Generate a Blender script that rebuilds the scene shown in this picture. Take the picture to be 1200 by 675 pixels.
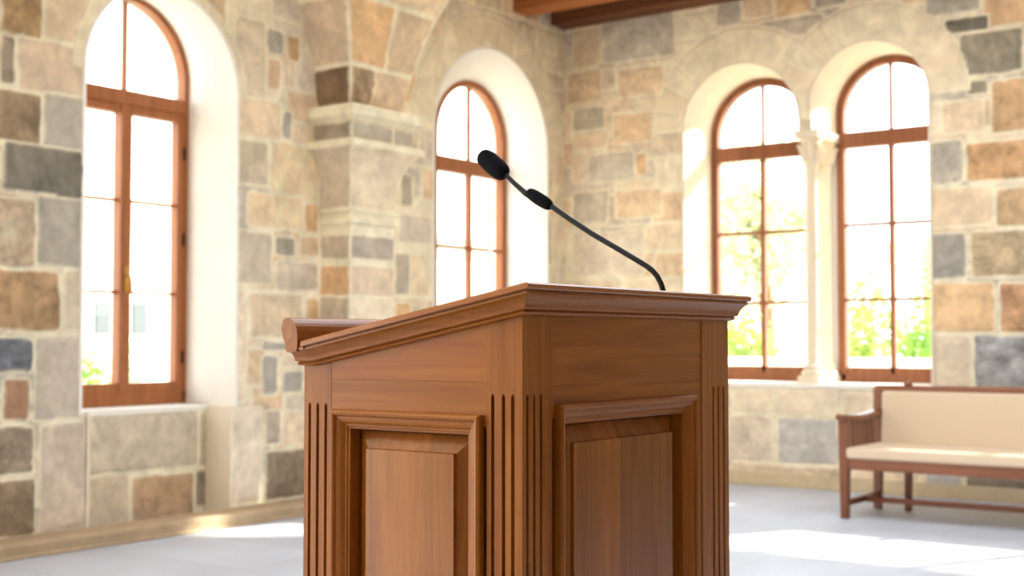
import bpy, math, random
import numpy as np
random.seed(7)
S = bpy.context.scene
for o in list(bpy.data.objects): bpy.data.objects.remove(o)
C = S.collection

# ---------------------------------------------------------------- camera, sky, sun, exposure
YAW = math.radians(35.9); PITCH = math.atan(62.5/1520)
cd = bpy.data.cameras.new('camera'); cam = bpy.data.objects.new('camera', cd); C.objects.link(cam)
cam.location = (0, 0, 1.1); cam.rotation_euler = (math.pi/2+PITCH, 0, YAW)
cd.sensor_width = 36; cd.lens = 1520/1200*36; cd.clip_end = 200; cd.clip_start = .05
cd.dof.use_dof = True; cd.dof.focus_distance = 1.82; cd.dof.aperture_fstop = 6.4
S.camera = cam
S.view_settings.view_transform = 'Standard'; S.view_settings.look = 'None'
S.view_settings.gamma = 1; S.view_settings.use_curve_mapping = False
S.view_settings.exposure = 0.14
SKY = 4.9; SUN = 18.0; SUN_T = 0.6
w = bpy.data.worlds.new('sky'); S.world = w; w.use_nodes = True
nt = w.node_tree; bg = nt.nodes['Background']
tc = nt.nodes.new('ShaderNodeTexCoord'); sx = nt.nodes.new('ShaderNodeSeparateXYZ'); cr = nt.nodes.new('ShaderNodeValToRGB')
nt.links.new(tc.outputs['Generated'], sx.inputs[0]); nt.links.new(sx.outputs['Z'], cr.inputs[0]); nt.links.new(cr.outputs[0], bg.inputs[0])
cr.color_ramp.elements[0].color = (1, .955, .90, 1); cr.color_ramp.elements[0].position = 0.0
cr.color_ramp.elements[1].color = (.78, .88, 1, 1); cr.color_ramp.elements[1].position = .7
bg.inputs[1].default_value = SKY
sl = bpy.data.lights.new('sun', 'SUN'); sun = bpy.data.objects.new('sun', sl); C.objects.link(sun)
sl.energy = SUN; sl.angle = math.radians(1.2); sl.color = (1, .93, .82)
from mathutils import Vector, Matrix
sun.rotation_euler = Vector((-.45, -.89, -SUN_T)).to_track_quat('-Z', 'Y').to_euler(); sun.location = (3, 14, 9)

# ---------------------------------------------------------------- helpers
def srgb(r, g, b, k=1.0):
    f = lambda c: (c/255/12.92 if c/255 <= .04045 else ((c/255+.055)/1.055)**2.4)*k
    return (f(r), f(g), f(b))
class MB:
    def __init__(s): s.v = []; s.f = []; s.sm = []
    def add(s, vs, fs, smooth=False):
        n = len(s.v); s.v += [tuple(p) for p in vs]; s.f += [tuple(i+n for i in q) for q in fs]; s.sm += [smooth]*len(fs); return s
    def box(s, x0, x1, y0, y1, z0, z1):
        return s.add([(x0,y0,z0),(x1,y0,z0),(x1,y1,z0),(x0,y1,z0),(x0,y0,z1),(x1,y0,z1),(x1,y1,z1),(x0,y1,z1)],
                     [(0,3,2,1),(4,5,6,7),(0,1,5,4),(1,2,6,5),(2,3,7,6),(3,0,4,7)])
    def hexa(s, b, t):      # four bottom and four top points
        return s.add(list(b)+list(t), [(0,3,2,1),(4,5,6,7),(0,1,5,4),(1,2,6,5),(2,3,7,6),(3,0,4,7)])
    def loft(s, rings, closed=True, caps=True, smooth=False):
        n = len(rings[0]); vs = [p for r in rings for p in r]; fs = []
        for i in range(len(rings)-1):
            for j in range(n if closed else n-1):
                k = (j+1) % n; fs.append((i*n+j, i*n+k, (i+1)*n+k, (i+1)*n+j))
        if caps and closed: fs.append(tuple(range(n-1, -1, -1))); fs.append(tuple((len(rings)-1)*n+j for j in range(n)))
        return s.add(vs, fs, smooth)
    def tube(s, pts, r, n=12, caps=True):
        pts = [Vector(p) for p in pts]; rs = r if isinstance(r, (list, tuple)) else [r]*len(pts); rings = []
        t0 = (pts[1]-pts[0]).normalized(); a = Vector((0,0,1)) if abs(t0.z) < .9 else Vector((1,0,0))
        x = t0.cross(a).normalized()
        for i, p in enumerate(pts):
            t = (pts[min(i+1, len(pts)-1)]-pts[max(i-1, 0)]).normalized()
            x = (x-t*x.dot(t)).normalized(); y = t.cross(x)
            rings.append([p+(x*math.cos(2*math.pi*j/n)+y*math.sin(2*math.pi*j/n))*rs[i] for j in range(n)])
        return s.loft(rings, True, caps, True)
    def lathe(s, prof, c=(0,0,0), n=32):    # prof: (radius, z)
        rings = [[(c[0]+r*math.cos(2*math.pi*j/n), c[1]+r*math.sin(2*math.pi*j/n), c[2]+z) for j in range(n)] for r, z in prof]
        return s.loft(rings, True, True, True)
    def build(s, name, mat, parent=None, bevel=0, seg=2, kind=None, fix=True):
        me = bpy.data.meshes.new(name); me.from_pydata(s.v, [], s.f); me.materials.append(mat)
        me.polygons.foreach_set('use_smooth', s.sm)
        if fix:
            import bmesh
            bm = bmesh.new(); bm.from_mesh(me); bmesh.ops.recalc_face_normals(bm, faces=bm.faces); bm.to_mesh(me); bm.free()
        o = bpy.data.objects.new(name, me); C.objects.link(o)
        if any(s.sm):
            me.set_sharp_from_angle(angle=math.radians(40))
        if bevel:
            m = o.modifiers.new('bevel', 'BEVEL'); m.width = bevel; m.segments = seg; m.limit_method = 'ANGLE'; m.angle_limit = .7
        if parent:
            o.parent = parent; o.matrix_parent_inverse = Matrix.Translation(-Vector(parent.location))
        if kind: o['kind'] = kind
        return o
def thing(name, label, cat, loc=(0,0,0), group=None):
    o = bpy.data.objects.new(name, None); C.objects.link(o); o.location = loc; o.empty_display_size = .1
    o['label'] = label; o['category'] = cat
    if group: o['group'] = group
    return o
def tag(o, label, cat, group=None):
    o['label'] = label; o['category'] = cat
    if group: o['group'] = group
    return o
def structure(name, loc):
    o = bpy.data.objects.new(name, None); C.objects.link(o); o.location = loc; o['kind'] = 'structure'; return o

def new_mat(name, col=(.5,.5,.5), rough=.6, spec=.5):
    m = bpy.data.materials.new(name); m.use_nodes = True; b = m.node_tree.nodes['Principled BSDF']
    b.inputs['Base Color'].default_value = (*col, 1); b.inputs['Roughness'].default_value = rough
    b.inputs['Specular IOR Level'].default_value = spec
    return m, m.node_tree, b
def node(nt, t, **kw):
    n = nt.nodes.new(t)
    for k, v in kw.items(): setattr(n, k, v)
    return n
def wood(name, light, dark, axis, scale=1.0, rough=.34, board=0.0, board_axis=0, off=0.0, t0=.9, t1=1.06, coat=.0):
    """grain runs along axis (0 x, 1 y, 2 z) in the object's own space"""
    m, nt, b = new_mat(name, light, rough, .36); L = nt.links
    tc = node(nt, 'ShaderNodeTexCoord'); mp = node(nt, 'ShaderNodeMapping')
    sc = [30*scale]*3; sc[axis] = 1.6*scale; mp.inputs['Scale'].default_value = sc; L.new(tc.outputs['Object'], mp.inputs[0])
    vec = mp.outputs[0]
    if board:
        sp = node(nt, 'ShaderNodeSeparateXYZ'); L.new(tc.outputs['Object'], sp.inputs[0])
        ao = node(nt, 'ShaderNodeMath', operation='ADD'); ao.inputs[1].default_value = off; L.new(sp.outputs[board_axis], ao.inputs[0])
        dv = node(nt, 'ShaderNodeMath', operation='DIVIDE'); dv.inputs[1].default_value = board; L.new(ao.outputs[0], dv.inputs[0])
        fl = node(nt, 'ShaderNodeMath', operation='FLOOR'); L.new(dv.outputs[0], fl.inputs[0])
        wn = node(nt, 'ShaderNodeTexWhiteNoise', noise_dimensions='1D'); L.new(fl.outputs[0], wn.inputs['W'])
        ad = node(nt, 'ShaderNodeVectorMath', operation='ADD'); L.new(vec, ad.inputs[0])
        ms = node(nt, 'ShaderNodeVectorMath', operation='SCALE'); L.new(wn.outputs['Color'], ms.inputs[0]); ms.inputs['Scale'].default_value = 20
        L.new(ms.outputs[0], ad.inputs[1]); vec = ad.outputs[0]
    n1 = node(nt, 'ShaderNodeTexNoise'); n1.inputs['Scale'].default_value = 1.6; n1.inputs['Detail'].default_value = 6
    n1.inputs['Distortion'].default_value = 1.1; L.new(vec, n1.inputs['Vector'])
    n2 = node(nt, 'ShaderNodeTexNoise'); n2.inputs['Scale'].default_value = 9; n2.inputs['Detail'].default_value = 5; L.new(vec, n2.inputs['Vector'])
    r1 = node(nt, 'ShaderNodeValToRGB'); r1.color_ramp.elements[0].position = .32; r1.color_ramp.elements[1].position = .68
    r1.color_ramp.elements[0].color = (*dark, 1); r1.color_ramp.elements[1].color = (*light, 1); L.new(n1.outputs[0], r1.inputs[0])
    r2 = node(nt, 'ShaderNodeMapRange'); r2.inputs[1].default_value = .3; r2.inputs[2].default_value = .7; r2.inputs[3].default_value = .93; r2.inputs[4].default_value = 1.06
    L.new(n2.outputs[0], r2.inputs[0])
    mu = node(nt, 'ShaderNodeVectorMath', operation='SCALE'); L.new(r1.outputs[0], mu.inputs[0]); L.new(r2.outputs[0], mu.inputs['Scale'])
    out = mu.outputs[0]
    if board:
        r3 = node(nt, 'ShaderNodeMapRange'); r3.inputs[3].default_value = t0; r3.inputs[4].default_value = t1; L.new(wn.outputs['Value'], r3.inputs[0])
        m2 = node(nt, 'ShaderNodeVectorMath', operation='SCALE'); L.new(out, m2.inputs[0]); L.new(r3.outputs[0], m2.inputs['Scale']); out = m2.outputs[0]
    L.new(out, b.inputs['Base Color'])
    bp = node(nt, 'ShaderNodeBump'); bp.inputs['Strength'].default_value = .05; bp.inputs['Distance'].default_value = .002; L.new(n2.outputs[0], bp.inputs['Height']); L.new(bp.outputs[0], b.inputs['Normal'])
    b.inputs['Coat Weight'].default_value = coat; b.inputs['Coat Roughness'].default_value = .25
    return m
WL, WD = srgb(175, 108, 38), srgb(150, 86, 26)
BOARD = .0905
m_wood_v = wood('cherry_wood_upright', WL, WD, 2)
m_wood_x = wood('cherry_wood_side', WL, WD, 0)
m_wood_y = wood('cherry_wood_front', WL, WD, 1)
m_wood_ps = wood('cherry_wood_side_panel', WL, WD, 2, board=.09, board_axis=0, off=.083, t0=.84, t1=1.1)
m_wood_pf = wood('cherry_wood_front_panel', WL, WD, 2, board=.064, board_axis=1, off=.012, t0=.7, t1=1.2)
m_wood_t = wood('cherry_wood_board', srgb(182, 118, 68), srgb(164, 100, 54), 1, rough=.26)
m_frame = wood('window_wood', srgb(176, 108, 62), srgb(152, 90, 50), 2, .5, .45)
m_bench = wood('bench_wood', srgb(140, 84, 54), srgb(112, 64, 40), 2, .5, .3)
m_bench_x = wood('bench_wood_long', srgb(146, 86, 54), srgb(116, 66, 40), 0, .5, .3)
m_beam = wood('beam_wood', srgb(120, 70, 36), srgb(92, 52, 26), 0, .25, .7)

def stone_mat(name, vcol=True, col=(.6,.5,.4), bump=1.0, mott=.18):
    m, nt, b = new_mat(name, col, .85, .25); L = nt.links
    tc = node(nt, 'ShaderNodeTexCoord')
    n1 = node(nt, 'ShaderNodeTexNoise'); n1.inputs['Scale'].default_value = 7; n1.inputs['Detail'].default_value = 7; n1.inputs['Distortion'].default_value = .7; L.new(tc.outputs['Object'], n1.inputs['Vector'])
    n2 = node(nt, 'ShaderNodeTexNoise'); n2.inputs['Scale'].default_value = 16; n2.inputs['Detail'].default_value = 8; n2.inputs['Roughness'].default_value = .65; L.new(tc.outputs['Object'], n2.inputs['Vector'])
    mr = node(nt, 'ShaderNodeMapRange'); mr.inputs[1].default_value = .3; mr.inputs[2].default_value = .7; L.new(n1.outputs[0], mr.inputs[0])
    mr.inputs[3].default_value = 1-mott; mr.inputs[4].default_value = 1+mott*.7
    mu = node(nt, 'ShaderNodeVectorMath', operation='SCALE'); L.new(mr.outputs[0], mu.inputs['Scale'])
    if vcol:
        at = node(nt, 'ShaderNodeVertexColor', layer_name='stone'); L.new(at.outputs['Color'], mu.inputs[0])
    else: mu.inputs[0].default_value = col
    L.new(mu.outputs[0], b.inputs['Base Color'])
    bp = node(nt, 'ShaderNodeBump'); bp.inputs['Distance'].default_value = .05; L.new(n2.outputs[0], bp.inputs['Height']); L.new(bp.outputs[0], b.inputs['Normal'])
    if vcol:
        ms = node(nt, 'ShaderNodeMath', operation='MULTIPLY'); ms.inputs[1].default_value = bump; L.new(at.outputs['Alpha'], ms.inputs[0]); L.new(ms.outputs[0], bp.inputs['Strength'])
    else: bp.inputs['Strength'].default_value = bump
    return m
m_stone = stone_mat('ashlar_stone')
m_smooth = stone_mat('dressed_pale_stone', False, srgb(236, 222, 198), .06, .05)
m_jamb = stone_mat('plastered_reveal', False, srgb(244, 238, 228), .05, .03)
m_ceiling = new_mat('lime_plaster', srgb(236, 226, 206), .9, .2)[0]

def floor_mat():
    m, nt, b = new_mat('polished_limestone_floor', srgb(226, 222, 218), .5, .3); L = nt.links
    tc = node(nt, 'ShaderNodeTexCoord')
    br = node(nt, 'ShaderNodeTexBrick'); br.inputs['Scale'].default_value = 1; br.inputs['Brick Width'].default_value = .95; br.inputs['Row Height'].default_value = .62
    br.inputs['Mortar Size'].default_value = .006; br.inputs['Mortar Smooth'].default_value = .3
    br.inputs['Color1'].default_value = (*srgb(196, 199, 208), 1); br.inputs['Color2'].default_value = (*srgb(186, 189, 198), 1); br.inputs['Mortar'].default_value = (*srgb(178, 174, 170), 1)
    L.new(tc.outputs['Object'], br.inputs['Vector'])
    n1 = node(nt, 'ShaderNodeTexNoise'); n1.inputs['Scale'].default_value = 2.2; n1.inputs['Detail'].default_value = 7; L.new(tc.outputs['Object'], n1.inputs['Vector'])
    mr = node(nt, 'ShaderNodeMapRange'); mr.inputs[1].default_value = .3; mr.inputs[2].default_value = .7; mr.inputs[3].default_value = .9; mr.inputs[4].default_value = 1.05; L.new(n1.outputs[0], mr.inputs[0])
    mu = node(nt, 'ShaderNodeVectorMath', operation='SCALE'); L.new(br.outputs['Color'], mu.inputs[0]); L.new(mr.outputs[0], mu.inputs['Scale'])
    L.new(mu.outputs[0], b.inputs['Base Color'])
    m3 = node(nt, 'ShaderNodeMapRange'); m3.inputs[3].default_value = .42; m3.inputs[4].default_value = .6; L.new(n1.outputs[0], m3.inputs[0]); L.new(m3.outputs[0], b.inputs['Roughness'])
    return m
m_floor = floor_mat()
def glass_mat():
    m = bpy.data.materials.new('window_glass'); m.use_nodes = True; nt = m.node_tree; nt.nodes.clear(); L = nt.links
    o = node(nt, 'ShaderNodeOutputMaterial'); t = node(nt, 'ShaderNodeBsdfTransparent'); t.inputs[0].default_value = (.97, .99, .98, 1)
    g = node(nt, 'ShaderNodeBsdfGlossy'); g.inputs['Roughness'].default_value = .02
    fr = node(nt, 'ShaderNodeMapRange'); lw = node(nt, 'ShaderNodeLayerWeight'); lw.inputs[0].default_value = .5; pw = node(nt, 'ShaderNodeMath', operation='POWER'); pw.inputs[1].default_value = 4; L.new(lw.outputs['Facing'], pw.inputs[0]); L.new(pw.outputs[0], fr.inputs[0]); fr.inputs[3].default_value = .02; fr.inputs[4].default_value = .7; mx = node(nt, 'ShaderNodeMixShader')
    L.new(fr.outputs[0], mx.inputs[0]); L.new(t.outputs[0], mx.inputs[1]); L.new(g.outputs[0], mx.inputs[2]); L.new(mx.outputs[0], o.inputs[0]); return m
m_glass = glass_mat()
m_brass = new_mat('brass', srgb(190, 150, 80), .35)[0]; m_brass.node_tree.nodes['Principled BSDF'].inputs['Metallic'].default_value = .9
m_black = new_mat('black_metal', (.006, .006, .007), .5, .3)[0]
def foam_mat():
    m, nt, b = new_mat('black_foam', (.007, .008, .012), .95, .15)
    n = node(nt, 'ShaderNodeTexNoise'); n.inputs['Scale'].default_value = 900; bp = node(nt, 'ShaderNodeBump'); bp.inputs['Strength'].default_value = .5; bp.inputs['Distance'].default_value = .001
    tc = node(nt, 'ShaderNodeTexCoord'); nt.links.new(tc.outputs['Object'], n.inputs['Vector']); nt.links.new(n.outputs[0], bp.inputs['Height']); nt.links.new(bp.outputs[0], b.inputs['Normal']); return m
m_foam = foam_mat()
def fabric(name, c):
    m, nt, b = new_mat(name, c, .9, .2)
    n = node(nt, 'ShaderNodeTexNoise'); n.inputs['Scale'].default_value = 60; bp = node(nt, 'ShaderNodeBump'); bp.inputs['Strength'].default_value = .2; bp.inputs['Distance'].default_value = .004
    tc = node(nt, 'ShaderNodeTexCoord'); nt.links.new(tc.outputs['Object'], n.inputs['Vector']); nt.links.new(n.outputs[0], bp.inputs['Height']); nt.links.new(bp.outputs[0], b.inputs['Normal']); return m
m_cushion = fabric('cream_upholstery', srgb(218, 196, 168))
def leaf_mat(name, c):
    m = bpy.data.materials.new(name); m.use_nodes = True; nt = m.node_tree; b = nt.nodes['Principled BSDF']; L = nt.links
    o = nt.nodes['Material Output']; tr = node(nt, 'ShaderNodeBsdfTranslucent'); mx = node(nt, 'ShaderNodeMixShader'); mx.inputs[0].default_value = .5
    gi = node(nt, 'ShaderNodeNewGeometry'); n = node(nt, 'ShaderNodeTexNoise'); n.inputs['Scale'].default_value = 1.5; L.new(gi.outputs['Position'], n.inputs['Vector'])
    cr = node(nt, 'ShaderNodeValToRGB'); cr.color_ramp.elements[0].color = (c[0]*.7, c[1]*.75, c[2]*.7, 1); cr.color_ramp.elements[1].color = (min(1, c[0]*1.3), min(1, c[1]*1.2), c[2], 1)
    cr.color_ramp.elements[0].position = .35; cr.color_ramp.elements[1].position = .65
    L.new(n.outputs[0], cr.inputs[0]); L.new(cr.outputs[0], b.inputs['Base Color']); L.new(cr.outputs[0], tr.inputs[0]); b.inputs['Roughness'].default_value = .5
    L.new(b.outputs[0], mx.inputs[1]); L.new(tr.outputs[0], mx.inputs[2]); L.new(mx.outputs[0], o.inputs[0]); return m

# ---------------------------------------------------------------- ashlar walls: a fine relief sheet, one mesh per wall
rng = np.random.RandomState(11)
_LAT = rng.rand(256, 256)
def vnoise(u, v, s):
    x = u*s+37.3; y = v*s+91.7; xi = np.floor(x).astype(int); yi = np.floor(y).astype(int); fx = x-xi; fy = y-yi
    fx = fx*fx*(3-2*fx); fy = fy*fy*(3-2*fy); g = lambda a, b: _LAT[a % 256, b % 256]
    return (g(xi,yi)*(1-fx)+g(xi+1,yi)*fx)*(1-fy)+(g(xi,yi+1)*(1-fx)+g(xi+1,yi+1)*fx)*fy-.5
PAL = [(226,200,158,.2),(222,192,146,.4),(214,184,142,.4),(188,176,152,.4),(216,172,118,.6),(204,190,162,.2),(170,164,146,.6),(228,206,168,.1),(206,166,112,.6),(192,172,136,.5),(224,196,150,.3)]
MORTAR = (234, 215, 182)
def glare_wash(c, k=.3):  # pales stones toward cream: window glare painted into their colour
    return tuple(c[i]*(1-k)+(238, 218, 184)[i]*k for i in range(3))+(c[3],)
def random_stones(u0, u1, v0, v1, seed):
    r = random.Random(seed); out = []; v = v0
    while v < v1:
        h = r.uniform(.2, .4); u = u0-r.uniform(0, .4)
        while u < u1:
            w = r.uniform(.22, .62); c = glare_wash(r.choice(PAL), .42)
            if r.random() < .16 and h > .26:
                k = h*r.uniform(.4, .6); c2 = glare_wash(r.choice(PAL), .42)
                out.append((u+.01, u+w-.01, v+.01, v+k-.008, *c)); out.append((u+.01, u+w-.01, v+k+.008, v+h-.01, *c2))
            else: out.append((u+.01, u+w-.01, v+.01, v+h-.01, *c))
            u += w
        v += h
    return out
def paint(U, V, stones, arches=(), relief=1.0, lift=1.0):
    H = np.zeros_like(U); col = np.zeros(U.shape+(4,)); col[..., :3] = srgb(*MORTAR); col[..., 3] = .15
    Uw = U+vnoise(U, V, 9)*.012+vnoise(U, V, 31)*.005; Vw = V+vnoise(U+50, V, 9)*.012+vnoise(U+50, V, 31)*.005
    us = U[0] if U.shape[0] else None; vs = V[:, 0]
    def blob(sub, d, c, rg, m, hh):
        h = H[sub]; k = col[sub]
        h[d > -m] = 0; k[d > -m] = (*srgb(*MORTAR), .15)
        a = np.clip(d/.009, 0, 1)[..., None]; c = (min(255, c[0]*.97+9), min(255, c[1]*.97+8), min(255, c[2]*.95+14)); cc = np.array((*srgb(*c), rg))
        cc = np.broadcast_to(cc, k.shape).copy(); cc[..., :3] *= (1+.44*rg*vnoise(U[sub], V[sub], 5+c[0] % 5)+.34*rg*vnoise(U[sub]*1.7, V[sub]+U[sub], 17)+.16*vnoise(U[sub]*1.3, V[sub], 40))[..., None]
        if c[2] > c[0]+2 or c[0] > 165 and rg > .65:      # veined stones
            vein = np.clip(1-np.abs(vnoise(U[sub]*.8+V[sub]*.9, V[sub]-U[sub]*.4, 8)+.35*vnoise(U[sub], V[sub], 26))*9, 0, 1); cc[..., :3] *= (1+(.7 if c[2] > c[0]+2 else -.22)*vein)[..., None]
        k[:] = np.where(a > 0, k*(1-a)+cc*a, k)
        q = np.clip(d/.02, 0, 1); q = q*(2-q)
        h[:] = np.where(d > 0, q*(.006+.008*rg)*lift+q*rg*relief*(vnoise(U[sub], V[sub], 11)*.026+vnoise(U[sub]+9, V[sub], 29)*.016)+hh*q, h)
    for (a0, a1, b0, b1, r, g, b, rg) in stones:
        i0, i1 = np.searchsorted(vs, [b0-.05, b1+.05]); j0, j1 = np.searchsorted(us, [a0-.05, a1+.05])
        if i1-i0 < 2 or j1-j0 < 2: continue
        sub = (slice(i0, i1), slice(j0, j1)); u = Uw[sub]; v = Vw[sub]; rr = .022
        cu, cv, hu, hv = (a0+a1)/2, (b0+b1)/2, (a1-a0)/2-rr, (b1-b0)/2-rr
        du = np.abs(u-cu)-hu; dv = np.abs(v-cv)-hv
        d = rr-(np.hypot(np.maximum(du, 0), np.maximum(dv, 0))+np.minimum(np.maximum(du, dv), 0))
        blob(sub, d, (r, g, b), rg, .014, 0)
    for (cu, zs, r0, r1, n) in arches:                     # ring of dressed voussoirs
        R = np.hypot(U-cu, V-zs); A = np.arctan2(V-zs, U-cu)/math.pi*n
        ins = (V > zs) & (R < r1+.014) & (R > r0-.1)
        ai = np.floor(A); fr = (A-ai-.5); d = np.minimum(np.minimum(r1-R, (.5-np.abs(fr))*math.pi/n*R-.0005), V-zs-.003)
        m = ins; H[m] = 0; col[m] = (*srgb(*MORTAR), .1)
        tone = rng.rand(64)[(ai.astype(int)) % 64]; c0 = np.array(srgb(234, 214, 180)); c1 = np.array(srgb(229, 208, 172))
        cc = c0+(c1-c0)*tone[..., None]; a = np.clip(d/.006, 0, 1)[..., None]
        mm = m & (d > 0); colr = col[..., :3]; colr[mm] = (colr*(1-a)+cc*a)[mm]; H[mm] = (np.clip(d/.012, 0, 1)*.012)[mm]
    g_ = col[..., :3].mean(-1, keepdims=True); col[..., :3] = np.clip((g_+(col[..., :3]-g_)*.85)*1.18, .02, .88)
    return H, col
def sheet(name, fn, u0, u1, v0, v1, step, stones, arches=(), hole=None, hgrad=None, kind='structure', relief=1.0, parent=None, extra=()):
    nu = int(round((u1-u0)/step))+1; nv = int(round((v1-v0)/step))+1
    U, V = np.meshgrid(np.linspace(u0, u1, nu), np.linspace(v0, v1, nv))
    H, col = paint(U, V, stones, arches, relief); keep = np.ones((nv-1, nu-1), bool)
    if hole:
        d = hole(U, V); e = 1e-4; gu = (hole(U+e, V)-hole(U-e, V))/(2*e); gv = (hole(U, V+e)-hole(U, V-e))/(2*e); gl = gu*gu+gv*gv+1e-9
        s = np.abs(d) < step*.75; U = np.where(s, U-d*gu/gl, U); V = np.where(s, V-d*gv/gl, V); bad = (d < 0) & ~s
        H = H*np.clip(np.abs(d)/.02, 0, 1)
        q = lambda a: a[:-1, :-1] | a[1:, :-1] | a[:-1, 1:] | a[1:, 1:]
        keep = ~q(bad)
        dm = (d[:-1, :-1]+d[1:, :-1]+d[:-1, 1:]+d[1:, 1:])/4; keep &= dm > 0
    P = fn(U, V, H); P = P.reshape(-1, 3); idx = np.arange(nu*nv).reshape(nv, nu)
    F = np.stack([idx[:-1, :-1], idx[:-1, 1:], idx[1:, 1:], idx[1:, :-1]], -1)[keep]
    n = len(F); me = bpy.data.meshes.new(name); me.vertices.add(len(P)); me.vertices.foreach_set('co', P.astype('f').ravel())
    me.loops.add(n*4); me.loops.foreach_set('vertex_index', F.astype('i').ravel()); me.polygons.add(n)
    me.polygons.foreach_set('loop_start', np.arange(0, n*4, 4, dtype='i')); me.update(calc_edges=True); me.polygons.foreach_set('use_smooth', np.ones(n, bool))
    ca = me.color_attributes.new('stone', 'FLOAT_COLOR', 'POINT'); ca.data.foreach_set('color', col.reshape(-1).astype('f'))
    me.materials.append(m_stone); me.validate()
    o = bpy.data.objects.new(name, me); C.objects.link(o)
    if kind: o['kind'] = kind
    if parent: o.parent = parent; o.matrix_parent_inverse = Matrix.Translation(-Vector(parent.location))
    return o
STONES_LEFT = [
    (3.866,4.113,2.712,3.044,200,160,100,1), (4.13,4.416,2.686,3.063,215,190,150,0), (3.871,3.955,2.454,2.701,165,148,118,1),
    (3.976,4.409,2.429,2.717,206,182,146,0), (3.685,4.113,2.146,2.423,172,145,104,1), (4.135,4.392,2.145,2.44,172,164,142,0),
    (3.896,4.391,1.886,2.144,136,128,108,1), (3.743,4.093,1.491,1.848,215,188,148,1), (4.108,4.396,1.507,1.878,168,160,138,0.3),
    (3.75,4.245,1.158,1.472,196,156,102,1), (4.277,4.397,1.161,1.487,204,186,150,0), (3.802,4.084,0.94,1.118,112,116,118,1),
    (3.922,4.072,0.685,0.903,168,124,84,0.6), (4.106,4.403,0.686,1.128,192,178,152,0.3), (3.787,4.097,0.409,0.657,162,143,113,1),
    (4.146,4.434,0.078,0.657,200,180,152,0.3), (3.793,4.113,0.082,0.378,152,128,92,1), (3.586,3.841,2.43,2.759,200,180,145,0.5),
    (3.552,3.862,1.855,2.091,190,165,125,0.6), (3.55,3.776,0.714,1.117,185,165,130,0.6), (5.48,5.731,2.631,3.135,202,184,148,0.2),
    (5.744,5.886,2.951,3.106,150,145,125,0.5), (5.925,6.033,2.93,3.099,200,150,82,0.6), (5.747,5.866,2.717,2.911,200,165,115,0.4),
    (5.491,5.869,2.386,2.626,220,192,148,0.2), (5.892,5.968,2.413,2.597,150,144,125,0.5), (5.502,5.767,2.089,2.359,182,167,132,0.4),
    (5.79,6.214,2.007,2.382,226,192,138,0.5), (5.597,6.082,1.822,2.042,225,188,136,0.4), (6.098,6.217,1.817,2.004,200,148,78,0.6),
    (5.501,5.803,1.46,1.788,182,168,138,0.3), (5.832,5.999,1.657,1.773,136,128,106,0.6), (6.045,6.227,1.663,1.787,210,172,118,0.5),
    (5.841,6.212,1.428,1.618,186,170,140,0.3), (5.625,6.072,1.127,1.401,202,178,136,0.5), (6.111,6.23,1.201,1.382,205,155,85,0.6),
    (5.728,5.936,1.045,1.1,150,145,130,0.4), (5.73,5.863,0.764,1.008,146,142,128,0.5), (5.908,6.092,0.768,0.901,150,145,130,0.4),
    (5.907,6.091,0.934,1.011,200,175,140,0.2), (5.763,5.889,0.448,0.66,160,145,120,0.5), (5.919,6.134,0.436,0.651,215,190,150,0.2),
    (5.766,6.152,0.095,0.402,134,114,86,1), (5.488,5.728,0.102,0.685,208,192,164,0.2), (5.501,5.599,0.729,1.418,215,195,160,0.2),
    (7.065,7.188,2.074,2.304,160,148,120,0.4), (7.048,7.404,1.814,2.014,192,178,152,0.2), (7.003,7.162,1.437,1.732,158,146,122,0.4),
    (7.005,7.164,1.222,1.376,215,165,95,0.5), (7.035,7.254,2.442,2.691,185,172,140,0.3), (7.014,7.271,2.835,3.053,215,172,110,0.5),
]
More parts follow.
